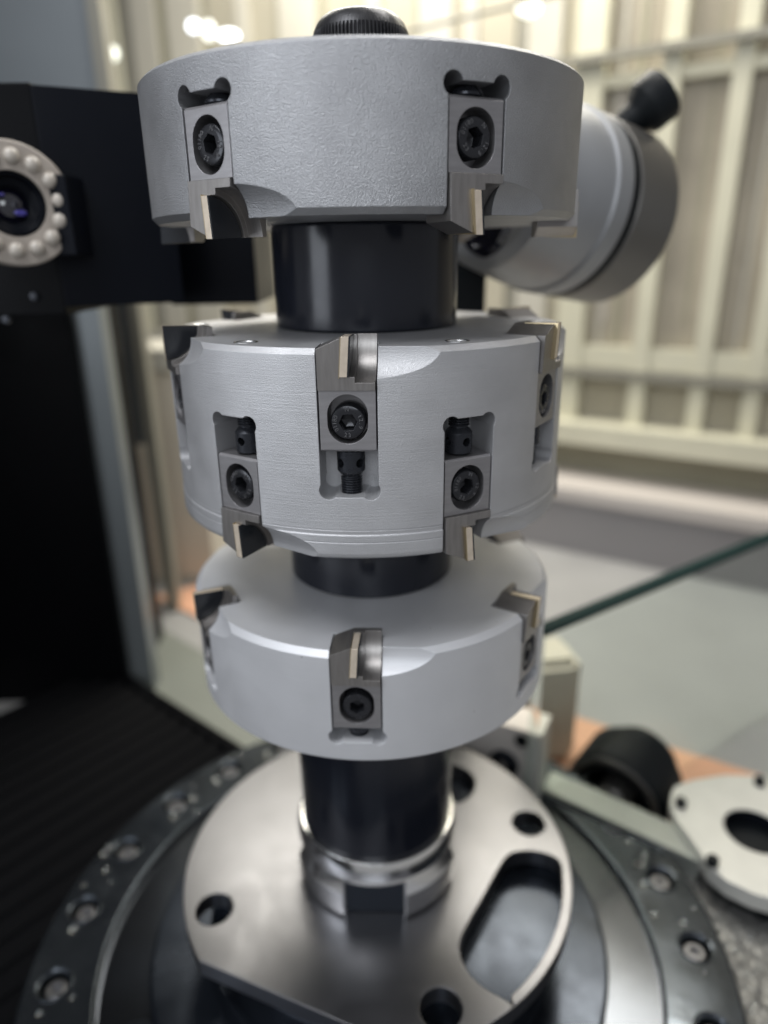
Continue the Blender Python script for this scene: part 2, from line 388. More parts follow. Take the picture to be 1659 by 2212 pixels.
def make_clamp_screw(turn, marks=True):
    """head faces -Y, centre at origin"""
    bm = bmesh.new(); R_, h = 0.157, 0.19
    # head with hexagonal socket, built by hand: outer lathe + hexagon ring
    seg = 72; A = Matrix.Rotation(PI/2, 4, 'X')
    prof = [(0.09, -0.45), (0.09, -0.02), (R_, -0.02), (R_, h-0.03), (R_-0.012, h-0.008), (R_-0.035, h), (0.105, h)]
    rings = []
    for (r, z) in prof: rings.append([bm.verts.new((r*math.cos(2*PI*i/seg), r*math.sin(2*PI*i/seg), z)) for i in range(seg)])
    def hexr(a, r): 
        k = (a % (PI/3))-PI/6; return r*math.cos(PI/6)/math.cos(k)
    for (r, z) in ((0.083, h), (0.078, h-0.012), (0.076, h-0.14)):
        rings.append([bm.verts.new((hexr(2*PI*i/seg, r)*math.cos(2*PI*i/seg), hexr(2*PI*i/seg, r)*math.sin(2*PI*i/seg), z)) for i in range(seg)])
    for a, b in zip(rings[:-1], rings[1:]):
        for i in range(seg):
            j = (i+1) % seg; bm.faces.new((a[i], a[j], b[j], b[i]))
    c = bm.verts.new((0, 0, h-0.17))
    for i in range(seg): bm.faces.new((rings[-1][i], rings[-1][(i+1) % seg], c))
    bm.faces.new(rings[0][::-1])
    if marks:
        for txt, a0, step in (('12.9', 0, -0.28), ('01180', PI, -0.25), ('23', -PI/2-0.1, -0.3), ('N', PI/2, 0)):
            n = len(txt)
            for i, ch in enumerate(txt):
                a = a0+(i-(n-1)/2)*step
                if txt != '12.9' and txt != '01180': a = a0-(i-(n-1)/2)*step
                t = bmesh.new(); t.from_mesh(glyph(ch, 0.05))
                outward = txt in ('12.9', '01180', 'N')
                spin = a-PI/2 if outward else a+PI/2
                M = Matrix.Rotation(a, 4, 'Z') @ Matrix.Translation((0.101 if outward else 0.128, 0, h+0.001)) @ Matrix.Rotation(-PI/2 if outward else PI/2, 4, 'Z')
                bmesh.ops.transform(t, matrix=M, verts=t.verts)
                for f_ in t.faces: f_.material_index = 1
                tm = bpy.data.meshes.new('t'); t.to_mesh(tm); t.free(); bm.from_mesh(tm)
    bmesh.ops.transform(bm, matrix=A @ Matrix.Rotation(turn, 4, 'Z'), verts=bm.verts)
    return mesh_of(bm, 'clamp_screw', ['screw', 'glyph_glint'], 35)
def make_adjuster(top, bottom, turn):
    """upright adjusting screw between z=top (against the cartridge) and z=bottom (threads in the head); top>bottom"""
    L = top-bottom; bl = min(0.225, L*0.72)
    bm = bmesh.new()
    prof = [(0.115, top), (0.128, top-0.012), (0.128, top-bl+0.03), (0.105, top-bl), (0.082, top-bl-0.02)]
    z = top-bl-0.03; prof.append((0.082, z))
    while z > bottom-0.06:
        prof += [(0.098, z-0.008), (0.098, z-0.013), (0.080, z-0.021)]; z -= 0.024
    prof.append((0.08, bottom-0.12))
    lathe(bm, prof[::-1], 48, M=Matrix.Translation((0, -1.975, 0)))
    me = mesh_of(bm, 'adjusting_screw', 'adj', 30)
    if bl > 0.12:
        cs = []
        for a in (0, PI/2):
            c = bmesh.new(); lathe(c, [(0.041, -0.4), (0.041, 0.4)], 24, M=Matrix.Translation((0, -1.975, top-bl*0.52)) @ Matrix.Rotation(a+turn, 4, 'Z') @ Matrix.Rotation(PI/2, 4, 'X')); cs.append(c)
        me = cut(me, cs, 'adjusting_screw')
    return me

CART_UP = make_cartridge(); CART_DN = flipz(CART_UP)
INS_UP = make_insert(); INS_DN = flipz(INS_UP)
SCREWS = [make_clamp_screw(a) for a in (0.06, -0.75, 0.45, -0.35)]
PLAIN = make_clamp_screw(0.5, False)

def fill_row(root, z0, d, angs, cend, end, turn, screws, soff=0.0):
    """cartridges, inserts and screws of one row. d=+1 opens upward"""
    cm, im = (CART_UP, INS_UP) if d > 0 else (CART_DN, INS_DN)
    s1 = CS1+soff
    if d > 0: adj = make_adjuster(z0-s1-0.012, z0-end, turn)
    else:
        adj = make_adjuster(z0-s1-0.012, z0-end, turn).copy(); adj.transform(Matrix.Translation((0, 0, 0)))
        t = make_adjuster(-(z0+s1+0.012), -(z0+end), turn); adj = flipz(t)
    for k, a in enumerate(angs):
        R = (0, 0, a)
        c = link('cartridge', cm, root, (0, 0, z0-d*soff), R)
        link('cutting_insert', im, c)
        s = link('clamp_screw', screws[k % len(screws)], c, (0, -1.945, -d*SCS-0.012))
        link('adjusting_screw', adj, root, (0, 0, 0), R)

deg = math.radians
def angs(a): return [deg(a+60*k) for k in range(6)]

# top head: pockets open downward
T_top, T_bot = 1.631, 0.426
a_top = angs(-35.6)
h1 = empty('milling_cutter_head', 'rough bead-blasted silver cutter head, topmost of the three, directly under the knurled black bolt', 'cutter head', (0, 0, 0), group='silver cutter heads on the spindle')
me, cs = body_mesh('body', 'alu_top', T_top, T_bot, [(T_bot, -1, 0.935, a_top)], chT=0.03, chB=0.055)
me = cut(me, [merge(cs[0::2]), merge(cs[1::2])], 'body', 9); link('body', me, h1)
fill_row(h1, T_bot, -1, a_top, 0, 0.935, PI/4, [SCREWS[3], SCREWS[1]], soff=-0.055)

# middle head: two rows
M_top, M_bot = -0.606, -2.522
a_m1, a_m2 = angs(-4.9), angs(-35.2)
h2 = empty('milling_cutter_head', 'tallest silver cutter head, middle of the stack, with two staggered rows of inserts', 'cutter head', (0, 0, 0), group='silver cutter heads on the spindle')
ex = [(RH+0.006, M_bot+0.05), (RH+0.006, -2.365), (RH+0.001, -2.362), (RH+0.001, -2.357), (RH+0.006, -2.354), (RH+0.006, -2.290), (RH-0.004, -2.284), (RH-0.002, -2.262), (RH, -2.245), (RH-0.005, -2.242), (RH-0.005, -2.238), (RH, -2.235)]
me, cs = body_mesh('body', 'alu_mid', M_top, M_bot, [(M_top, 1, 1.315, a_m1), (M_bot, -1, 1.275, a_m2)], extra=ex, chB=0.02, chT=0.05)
holes = []
for a in a_m2:
    c = bmesh.new(); lathe(c, [(0.1, -0.16), (0.1, 0.3)], 32, M=rotz(a) @ Matrix.Translation((0, -1.92, M_top))); holes.append(c)
me = cut(me, [merge(cs[0::2]), merge(cs[1::2]), merge(holes)], 'body', 9); link('body', me, h2)
fill_row(h2, M_top, 1, a_m1, 0, 1.315, PI/4, [SCREWS[0], SCREWS[2]])
fill_row(h2, M_bot, -1, a_m2, 0, 1.275, 0.1, [SCREWS[1], SCREWS[3], SCREWS[2]])
bm = bmesh.new()
lathe(bm, [(0.094, -0.16), (0.094, -0.05), (0.08, -0.035), (0.05, -0.035), (0.045, -0.09), (0, -0.09)], 24)
SS = mesh_of(bm, 'set_screw', 'chrome', 30)
bm = bmesh.new(); ring_lathe(bm, [(0.095, -0.02), (0.115, 0.0015), (0.108, 0.006), (0.094, 0.0)], 32); SL = mesh_of(bm, 'hole_rim', 'chrome', 30)
for a in a_m2:
    o = link('set_screw', SS, h2, (1.92*math.sin(a), -1.92*math.cos(a), M_top)); link('hole_rim', SL, o)

# lower head
L_top, L_bot = -3.545, -4.836
a_l = angs(-4.9)
h3 = empty('milling_cutter_head', 'smooth pale silver cutter head, lowest of the three, its cutting inserts along the top rim', 'cutter head', (0, 0, 0), group='silver cutter heads on the spindle')
me, cs = body_mesh('body', 'alu_low', L_top, L_bot, [(L_top, 1, 1.045, a_l)], chT=0.06, chB=0.03)
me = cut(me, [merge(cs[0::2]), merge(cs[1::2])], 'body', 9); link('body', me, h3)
fill_row(h3, L_top, 1, a_l, 0, 1.045, PI/4, [PLAIN, PLAIN])

# spacer sleeves
def cyl_thing(name, prof, m, label, cat, seg=160, group=None):
    bm = bmesh.new(); lathe(bm, prof, seg)
    return tag(link(name, mesh_of(bm, name, m, 25)), label, cat, group)
b = 0.025
cyl_thing('spacer_sleeve', [(1-b, M_top+0.001), (1, M_top+b), (1, T_bot-b), (1-b, T_bot-0.001)], 'sleeve', 'glossy black spacer sleeve between the top and the middle cutter head', 'spacer sleeve', group='black sleeves of the spindle')
cyl_thing('spacer_sleeve', [(1-b, L_top+0.001), (1, L_top+b), (1, M_bot-b), (1-b, M_bot-0.001)], 'sleeve', 'glossy black spacer sleeve between the middle and the lowest cutter head', 'spacer sleeve', group='black sleeves of the spindle')
cyl_thing('spindle_sleeve', [(1.06-b, -7.36), (1.06, -7.36+b), (1.085, L_bot-b), (1.085-b, L_bot-0.001)], 'sleeve', 'long black sleeve below the lowest cutter head, standing on the polished collar', 'sleeve', group='black sleeves of the spindle')

# top bolt with knurled head
bolt = empty('socket_head_bolt', 'black bolt with knurled rim on top of the highest cutter head', 'bolt', (0, 0, T_top))
bm = bmesh.new()
def kn(i, z, r): return 1.0 if (r < 0.46 or not (0.08 < z < 0.51)) else (1.0 if i % 5 in (0, 1, 2) else 0.955)
lathe(bm, [(0.455, 0.0), (0.472, 0.02), (0.472, 0.1), (0.478, 0.12), (0.478, 0.50), (0.468, 0.54), (0.44, 0.60), (0.40, 0.65), (0.35, 0.68), (0.30, 0.69), (0.26, 0.68), (0.24, 0.48), (0, 0.46)], 400, rmod=kn)
link('bolt_head', mesh_of(bm, 'bolt_head', 'cap', 25), bolt)
bm = bmesh.new(); ring_lathe(bm, [(0.3, -0.0), (0.62, 0.0), (0.62, 0.045), (0.6, 0.055), (0.3, 0.055)], 96); 
link('washer', mesh_of(bm, 'washer', 'plate_side', 25), bolt)

# collar
PZ = -8.33
col = empty('spindle_collar', 'polished steel collar with square notches around the foot of the black sleeve', 'collar', (0, 0, PZ))
bm = bmesh.new(); lathe(bm, [(1.12, 0.66), (1.15, 0.69), (1.15, 0.83), (1.11, 0.965), (1.05, 0.968)], 160); link('upper_ring', mesh_of(bm, 'upper_ring', 'chrome', 30), col)
bm = bmesh.new(); lathe(bm, [(1.10, 0.0), (1.18, 0.06), (1.185, 0.08), (1.185, 0.42), (1.165, 0.46), (1.11, 0.64), (1.09, 0.655)], 160); cm = mesh_of(bm, 'c', 'chrome', 30)
cs = []
for k in range(4):
    c = bmesh.new(); box(c, (-0.42, -1.6, -0.1), (0.42, -0.97, 0.60), M=rotz(deg(-3+90*k))); cs.append(c)
link('notched_ring', cut(cm, [merge(cs)], 'notched_ring'), col)
bm = bmesh.new()
box(bm, (-0.405, -1.01, 0.012), (0.405, -0.9, 0.58), M=rotz(deg(-3))); link('drive_key', mesh_of(bm, 'drive_key', 'gun2', 0), col)

# steel plate
PR = 2.83; TH = 0.26
pl = empty('mounting_plate', 'round ground steel plate with bolt holes and one long pocket, under the polished collar', 'plate', (0, 0, PZ))
a0 = math.atan2(-1.6, -2.34); nrm = Vector((-0.41, -0.912)).normalized(); dist = 2.43
pts = []
for i in range(360):
    a = 2*PI*i/360; p = Vector((PR*math.cos(a), PR*math.sin(a)))
    if p.dot(nrm) > dist: p = p*(dist/p.dot(nrm)) 
    pts.append((p.x, p.y))
bm = bmesh.new(); prism(bm, pts, -TH, -0.001, 'Z')
pm = mesh_of(bm, 'plate', 'plate', 25)
def hole(x, y, r, d0=-0.6):
    c = bmesh.new(); lathe(c, [(r, d0), (r, 0.3)], 40, M=Matrix.Translation((x, y, 0))); return c
def polar(a, r): return (r*math.sin(deg(a)), -r*math.cos(deg(a)))
hs = [hole(*polar(a, 2.44), 0.26) for a in (-69, 17, 102)]
pk = bmesh.new()
raw = [(1.93, -0.05), (2.35, 0.0)]
raw = []
for a in (86, 80, 70, 60, 50, 42, 37, 35): raw.append(polar(a, 2.715))
raw += [tuple(at_z(x, y, PZ)[:2]) for x, y in ((1115, 2178), (1092, 2160), (1052, 2140), (1018, 2112), (996, 2075), (990, 2040), (1002, 2008), (1042, 1938), (1078, 1872), (1092, 1850), (1112, 1838), (1160, 1836))]
def chaikin(p, n=2):
    for _ in range(n):
        q = []
        for i in range(len(p)):
            a, b_ = p[i], p[(i+1) % len(p)]
            q.append((a[0]*0.75+b_[0]*0.25, a[1]*0.75+b_[1]*0.25)); q.append((a[0]*0.25+b_[0]*0.75, a[1]*0.25+b_[1]*0.75))
        p = q
    return p
PK = chaikin(raw); prism(pk, PK, -0.9, 0.3, 'Z')
bk = bmesh.new(); prism(bk, chaikin([(1.05, 0.95), (1.5, 1.0), (1.75, 1.5), (1.5, 1.9), (0.9, 2.0), (0.8, 1.5)]), -0.9, 0.3, 'Z')
pm = cut(pm, [merge(hs+[pk, bk])], 'plate')
link('plate', pm, pl)
bm = bmesh.new(); lathe(bm, [(2.45, -0.9), (2.45, -TH-0.002)], 120)
nk = mesh_of(bm, 'hub', 'gun2', 25)
pk2 = bmesh.new(); prism(pk2, [(x*1.0, y) for x, y in PK], -0.62, 0.3, 'Z')
nk = cut(nk, [pk2]+[hole(*polar(a, 2.44), 0.26, -0.75) for a in (-69, 17, 102)], 'hub')
link('hub', nk, pl)
# wall and floor of the pocket where it hangs beyond the hub
bm = bmesh.new()
inner = [Vector(p) for p in PK]; n = len(inner); c0 = sum(inner, Vector((0, 0)))/n
A = [bm.verts.new((p.x, p.y, -TH-0.003)) for p in inner]; B = [bm.verts.new((p.x, p.y, -0.40)) for p in inner]
oo = [c0+(p-c0)*1.03 for p in inner]
Cc = [bm.verts.new((p.x, p.y, -TH-0.003)) for p in oo]; D = [bm.verts.new((p.x, p.y, -0.44)) for p in oo]
for i in range(n):
    j = (i+1) % n
    bm.faces.new((A[i], A[j], B[j], B[i])); bm.faces.new((Cc[i], Cc[j], D[j], D[i])); bm.faces.new((A[i], A[j], Cc[j], Cc[i]))
bm.faces.new(B); bm.faces.new(D)
link('pocket_liner', mesh_of(bm, 'pocket_liner', 'gun2', 25), pl)

# dark rotary ring below
RZ = -9.85
rg = empty('rotary_ring', 'large wet dark steel ring with a circle of screws below the ground steel plate', 'steel ring', (0, 0, RZ))
bm = bmesh.new(); ring_lathe(bm, [(4.2, -1.64), (5.30, -1.64), (5.30, -0.06), (5.24, 0), (4.25, 0), (4.2, -0.05)], 200)
ob = mesh_of(bm, 'outer_band', 'gun', 30)
cb = []
for k in range(24):
    x, y = polar(-141+15*k, 4.84); c = bmesh.new(); lathe(c, [(0.21, -0.30), (0.21, -0.03), (0.25, 0.02), (0.25, 0.2)], 36, M=Matrix.Translation((x, y, 0))); cb.append(c)
link('outer_band', cut(ob, [merge(cb)], 'outer_band'), rg)
bm = bmesh.new(); ring_lathe(bm, [(3.45, -1.64), (4.199, -1.64), (4.199, -0.12), (3.45, -0.12)], 160)
link('inner_face', mesh_of(bm, 'inner_face', 'greyface', 30), rg)
bm = bmesh.new(); lathe(bm, [(3.449, -1.64), (3.449, 0.16), (3.40, 0.2), (2.6, 0.2), (2.55, 0.6), (0, 0.6)], 160)
link('centre_boss', mesh_of(bm, 'centre_boss', 'gun2', 30), rg)
bm = bmesh.new(); lathe(bm, [(0.17, -0.3), (0.17, -0.12), (0.14, -0.09), (0.08, -0.09), (0.075, -0.16), (0, -0.16)], 32); RS = mesh_of(bm, 'ring_screw', 'plate', 30)
bm = bmesh.new(); ring_lathe(bm, [(0.248, -0.02), (0.275, 0.002), (0.268, 0.016), (0.245, 0.012)], 32); RW = mesh_of(bm, 'screw_rim', 'gun', 30)
for k in range(24):
    a = -141+15*k; x, y = polar(a, 4.84)
    s = link('ring_screw', RS, rg, (x, y, 0)); link('screw_rim', RW, s)
rnd = random.Random(5); bp_ = []
for k in range(24):
    for _ in range(rnd.choice((1, 2, 3))):
        x, y = polar(-141+15*k, 4.84); a = rnd.uniform(0, 2*PI); d_ = rnd.uniform(0.32, 0.42); bp_.append((x+d_*math.cos(a), y+d_*math.sin(a)))
bm = bmesh.new()
for (x, y) in bp_:
    q_ = rnd.uniform(0.035, 0.085); lathe(bm, [(q_, 0), (q_*0.85, q_*0.3), (q_*0.5, q_*0.5), (0, q_*0.58)], 12, M=Matrix.Translation((x, y, 0.0006)) @ Matrix.Diagonal((1, rnd.uniform(0.7, 1.6), 1, 1)))
tag(link('coolant_beads', mesh_of(bm, 'coolant_beads', 'water', 60), rg), 'large clear coolant beads beside the screws', None, None, 'stuff')
# raised lobes with a small screw near the front left
bm = bmesh.new()
x, y = polar(-62, 3.75)
lathe(bm, [(0.42, -0.11), (0.42, 0.05), (0.39, 0.08), (0, 0.08)], 48, M=Matrix.Translation((x, y, 0)))
link('raised_lobe', mesh_of(bm, 'raised_lobe', 'gun', 30), rg)
bm = bmesh.new(); ring_lathe(bm, [(0.08, 0.081), (0.19, 0.081), (0.18, 0.13), (0.09, 0.13)], 32, M=Matrix.Translation((x, y, 0)))
link('lobe_screw', mesh_of(bm, 'lobe_screw', 'greyface', 30), rg)
bm = bmesh.new()
for k in range(3):
    x, y = polar(-28+k*30, 3.95); lathe(bm, [(0.3, -0.11), (0.3, 0.0), (0.27, 0.03), (0, 0.03)], 40, M=Matrix.Translation((x, y, 0)))
link('raised_pads', mesh_of(bm, 'raised_pads', 'gun2', 30), rg)
# droplets on the ring
def droplets(name, parent, pts, zoff, rmin, rmax):
    bm = bmesh.new()
    for (x, y) in pts:
        r = random.uniform(rmin, rmax)
        lathe(bm, [(r, 0), (r*0.85, r*0.3), (r*0.5, r*0.5), (0, r*0.58)], 10, M=Matrix.Translation((x, y, zoff)))
    o = link(name, mesh_of(bm, name, 'water', 60), parent); return tag(o, 'clear coolant drops scattered on dark steel', None, None, 'stuff')
pts = []
for i in range(130):
    a = random.uniform(-150, 150); r = random.choice((random.uniform(3.5, 4.4), random.uniform(4.5, 5.2))); pts.append(polar(a, r))
droplets('coolant_drops', rg, [p for p in pts if math.hypot(*p) > 4.3 and min(math.hypot(p[0]-polar(-141+15*k, 4.84)[0], p[1]-polar(-141+15*k, 4.84)[1]) for k in range(24)) > 0.36], 0.0005, 0.02, 0.065)

# ------------------------------------------------------------------ surroundings
TZ = -11.5
def framed(o_pt, u, n_):   # local frame: x along u, y along n_ (away), z up
    M = Matrix.Identity(4); M.col[0][:3] = u; M.col[1][:3] = n_; M.col[3][:3] = o_pt; return M
bm = bmesh.new(); box(bm, (-45, -14, TZ-0.5), (45, 70, TZ)); tag(link('table_top', mesh_of(bm, 'table_top', 'table', 0)), kind='structure')

# back wall, its right side nearer
WU = Vector((0.832, -0.555, 0)); WN = Vector((0.555, 0.832, 0)); WO = Vector((8.3, 21.9, 0))
WM = framed(WO, WU, WN)
def wsz(x, y, off=0.0):
    d = ray(x, y); o = WO-WN*off; t = (o-EYE).dot(WN)/d.dot(WN); p = EYE+d*t
    return (p-WO).dot(WU), p.z
def wbox(x0, x1, yr, z0, z1, d0, d1):
    """box on the wall between the pixel columns x0,x1 measured on row yr"""
    a = wsz(x0, yr)[0]; b_ = wsz(x1, yr)[0]
    bm = bmesh.new(); box(bm, (a, -d1, z0), (b_, -d0, z1), M=WM); return bm
bm = bmesh.new(); box(bm, (-75, 0, TZ), (32, 1, 40), M=WM); tag(link('back_wall', mesh_of(bm, 'back_wall', 'wall', 0)), kind='structure')
# vertical profiles on the wall
zs = lambda x, y: wsz(x, y)[1]
win = empty('window_partition', 'cream framed partition of upright posts and rails filling the background on the right', 'partition', WO, (0, 0, math.atan2(WU.y, WU.x)))
WMI = Matrix.Translation(WO) @ Matrix.Rotation(math.atan2(WU.y, WU.x), 4, 'Z')
def wpart(name, s0, s1, z0, z1, d0, d1, m, parent=win):
    bm = bmesh.new(); box(bm, (s0, -d1, z0), (s1, -d0, z1)); o = link(name, mesh_of(bm, name, m, 0), parent); return o
ztopr = zs(1249, 146); zlow = zs(1249, 799); zband = zs(1249, 925); zsill = zs(1249, 1008)
sA = wsz(1225, 605)[0]; sR = 30
wpart('panel', sA, sR, zlow, 30, 0.02, 0.1, 'pane')
for x0, x1 in ((1222, 1278), (1391, 1428), (1528, 1566), (1650, 1690)):
    wpart('post', wsz(x0, 605)[0], wsz(x1, 605)[0], zband+0.3, 30, 0.12, 0.7, 'cream')
wpart('rail', sA-1, sR, zlow+0.25, zlow+1.1, 0.12, 0.6, 'cream')
wpart('rail', sA-1, sR, zlow-0.15, zlow+0.22, 0.1, 0.9, 'rail')
wpart('rail', sA-1, sR, ztopr-0.12, ztopr+0.14, 0.72, 1.1, 'rail')
wpart('rail', sA-1, sR, ztopr-0.9, ztopr-0.5, 0.1, 0.5, 'cream')
wpart('ledge', sA-14, sR, zband-0.3, zband+0.55, 0.1, 1.6, 'cream')
wpart('lower_panel', sA-14, sR, zsill, zband-0.3, 0.02, 0.3, 'olive')
rnd = random.Random(11)
for x0 in range(1285, 1760, 17):
    w_ = rnd.uniform(6, 13); m_ = rnd.choice(('pane', 'sill', 'cream2', 'wall', 'pane', 'olive'))
    zz = zlow+1.1+rnd.uniform(0, 5); wpart('pane_strip', wsz(x0, 605)[0], wsz(x0+w_, 605)[0], zz, zz+rnd.uniform(3, 14), 0.101, 0.101+rnd.uniform(0.01, 0.1), m_)
wpart('bright_strip', wsz(1300, 605)[0], wsz(1310, 605)[0], zlow+1.1, 30, 0.12, 0.2, 'cream2')
cab = tag(link('grey_cabinet', None) if False else empty('low_cabinet', 'long grey cabinet with a pinkish white top edge below the cream partition', 'cabinet', WO, (0, 0, math.atan2(WU.y, WU.x))), None)
wpart('cabinet_front', sA-16, sR, TZ, zsill-0.52, 0.3, 3.0, 'cabinet', cab)
wpart('cabinet_top', sA-16, sR, zsill-0.5, zsill, 0.3, 3.2, 'sill', cab)
# left and centre: a wall clad in upright profiles of several tones
cl = empty('profile_cladding', 'row of upright cream and olive wall profiles behind the top cutter head', 'wall cladding', WO, (0, 0, math.atan2(WU.y, WU.x)))
strips = [(150, 232, 'cream2'), (232, 262, 'cream'), (262, 292, 'rail'), (292, 345, 'cream2'), (345, 372, 'olive'), (372, 440, 'cream2'), (440, 452, 'olive'), (452, 520, 'wall'), (520, 545, 'cream2'),
          (545, 600, 'wall'), (600, 612, 'olive'), (612, 690, 'cream2'), (690, 712, 'olive'), (712, 800, 'wall'), (800, 830, 'cream2'), (830, 900, 'wall'), (900, 915, 'olive'), (915, 985, 'cream2'),
          (985, 1010, 'wall'), (1010, 1040, 'cream2'), (1040, 1120, 'wall'), (1120, 1150, 'rail'), (1150, 1222, 'cream2')]
for i, (x0, x1, m) in enumerate(strips):
    dd = 0.25 if m in ('cream', 'cream2') else 0.08
    wpart('profile', wsz(x0, 60)[0], wsz(x1, 60)[0]-0.03, zband+0.6, 30, 0.02, dd+0.05*(i % 3), m, cl)
wpart('base_rail', wsz(150, 60)[0], wsz(1222, 60)[0], zs(700, 760)-1, zs(700, 760)+0.6, 0.5, 0.9, 'cream2', cl)
# lamps seen far back
def lampthing(x, y, Y, rx, rz, m, label, group=None):
    p = at_y(x, y, Y); bm = bmesh.new()
    lathe(bm, [(0.02, -0.5), (0.7, -0.45), (1.0, 0), (0.8, 0.12), (0.02, 0.15)], 24, M=Matrix.Diagonal((rx, rx*0.6, rz, 1)) @ Matrix.Rotation(PI/2, 4, 'X'))
    o = link('ceiling_spotlight', mesh_of(bm, 'ceiling_spotlight', m, 40)); o.location = p; tag(o, label, 'lamp', group)
    bm = bmesh.new(); lathe(bm, [(0.02, 0.1), (0.02, 18)], 8); link('hanger_rod', mesh_of(bm, 'hanger_rod', 'rail', 30), o)
LG = 'small lamps glowing in the blurred background'
lampthing(418, 56, 20, 0.2, 0.2, 'lamp', 'leftmost of three cool white lamps in a row above the top cutter head', LG)
lampthing(451, 66, 20, 0.22, 0.3, 'lamp2', 'small dimmer lamp in the middle of the row of three lamps', LG)
lampthing(494, 77, 20, 0.36, 0.18, 'lamp', 'wide cool white lamp at the right end of the row of three', LG)
lampthing(1142, 17, 21, 0.42, 0.28, 'lamp2', 'single pale oval lamp at the top edge right of the black bolt', LG)
lampthing(239, 116, 20, 0.27, 0.25, 'lamp2', 'greenish white lamp in front of the cream profile at the upper left', LG)
# slanted thin rod top
def tube(bm, p0, p1, r, seg=16, r1=None):
    d = (p1-p0); q = d.to_track_quat('Z', 'Y').to_matrix().to_4x4(); q.translation = p0
    lathe(bm, [(r, 0), (r if r1 is None else r1, d.length)], seg, M=q)
bm = bmesh.new(); tube(bm, at_y(860, 72, 20), at_y(1235, -20, 16), 0.07)
tag(link('thin_rod', mesh_of(bm, 'thin_rod', 'rail')), 'thin slanting dark rod behind the top cutter head', 'rod')

# blue-grey panel upper left
bm = bmesh.new(); p = at_y(196, 60, 14)
box(bm, (-30, 14, TZ+6.0), (p.x, 14.4, 20)); 
pn = empty('side_panel', 'smooth blue grey panel in the upper left corner', 'panel', (p.x, 14, TZ))
link('sheet', mesh_of(bm, 'sheet', 'bluepanel', 0), None); o = bpy.data.objects['sheet']; o.parent = pn; o.matrix_parent_inverse = Matrix.Translation(pn.location).inverted()
bm = bmesh.new(); box(bm, (0.0, -0.15, 0), (0.35, 0.5, 32)); link('edge_profile', mesh_of(bm, 'edge_profile', 'rail', 0), pn)

# beige cabinet left behind
pB = at_z(330, 1262, TZ)
bm = bmesh.new(); zt = at_y(300, 800, pB.y).z
bc = empty('beige_cabinet', 'tall beige cabinet in the background left of the cutter heads', 'cabinet', (pB.x, pB.y, TZ))
box(bm, (-7.0, 0, 0), (2.4, 3.0, zt-TZ)); link('carcass', mesh_of(bm, 'carcass', 'beigebox', 0), bc)
bm = bmesh.new(); box(bm, (-7.1, -0.15, zt-TZ), (2.5, 3.0, zt-TZ+0.7)); link('top_board', mesh_of(bm, 'top_board', 'cream2', 0), bc)
bm = bmesh.new(); box(bm, (-7.1, -0.05, 0), (2.5, -0.003, 0.35)); link('plinth', mesh_of(bm, 'plinth', 'cream2', 0), bc)

# black column and its bright edge strip, left
pC = at_z(322, 1462, -10.8)
cn = empty('machine_column', 'tall black machine column along the left edge', 'machine column', (pC.x, pC.y, TZ))
zt = at_y(100, 690, pC.y).z
bm = bmesh.new(); box(bm, (-14, -0.0, 0), (-0.62, 3.5, 13)); link('column_body', mesh_of(bm, 'column_body', 'black', 0), cn)
bm = bmesh.new(); box(bm, (-30, -6.0, 0), (-5.2, 3.4, 34)); link('dark_reflection_panel', mesh_of(bm, 'dark_reflection_panel', 'black', 0), cn)  # out-of-frame black panel, added so the steel ring reflects dark on the left
bm = bmesh.new(); box(bm, (-0.619, 0.3, 0), (0.0, 0.9, 13)); link('edge_strip', mesh_of(bm, 'edge_strip', 'alu_strip', 0), cn)
# bellows
e0 = at_z(258, 1462, -10.8); e1 = at_z(566, 1662, -10.8)
ud = (e1-e0).normalized(); 
bl = empty('way_cover', 'black pleated bellows cover filling the lower left corner', 'bellows', (e0.x, e0.y, TZ))
nv = Vector((ud.y, -ud.x, 0)); 
if nv.x > 0: nv = -nv
bmB = bmesh.new(); BM = framed(Vector((0, 0, 0)), ud, nv)
wd = 0.52; PM = None
# pleats run along nv (towards lower left); each pleat a ridge
k = 0; s = -1.2
while s < 12.5:
    bm = bmesh.new(); prism(bm, [(s, 0), (s, 0.52), (s+wd*0.45, 0.66), (s+wd*0.56, 0.66), (s+wd*0.99, 0.52), (s+wd*0.99, 0)], 0.0, 16, 'Y', M=BM)
    link('pleat', mesh_of(bm, 'pleat', 'bellows', 0), bl); s += wd; k += 1

bm = bmesh.new(); box(bm, (-1.4, -0.25, 0), (13.0, -0.001, 0.69), M=BM); link('edge_rail', mesh_of(bm, 'edge_rail', 'bellows', 0), bl)
# orange boards on the table
def flatboard(name, pix, z, th, m, label, cat, group=None):
    P_ = [at_z(x, y, z) for x, y in pix]; c = sum(P_, Vector())/len(P_)
    bm = bmesh.new(); prism(bm, [(p.x-c.x, p.y-c.y) for p in P_], 0, th, 'Z')
    o = link(name, mesh_of(bm, name, m, 0)); o.location = (c.x, c.y, z-th); return tag(o, label, cat, group)
flatboard('orange_board', [(335, 1288), (455, 1255), (520, 1330), (430, 1332)], TZ+0.1, 0.095, 'wood', 'orange board lying far back left of the lowest cutter head', 'board', 'orange boards on the table')
flatboard('orange_board', [(1150, 1700), (1225, 1540), (1655, 1678), (1700, 1850), (1300, 1900)], TZ+0.1, 0.095, 'wood', 'orange board lying under the black ring and the off-white bracket on the right', 'board', 'orange boards on the table')
flatboard('green_mat', [(150, 1340), (330, 1345), (700, 1560), (620, 1750), (150, 1750)], TZ+0.05, 0.046, 'table_green', 'grey green mat on the table behind the black pleated cover', 'mat')
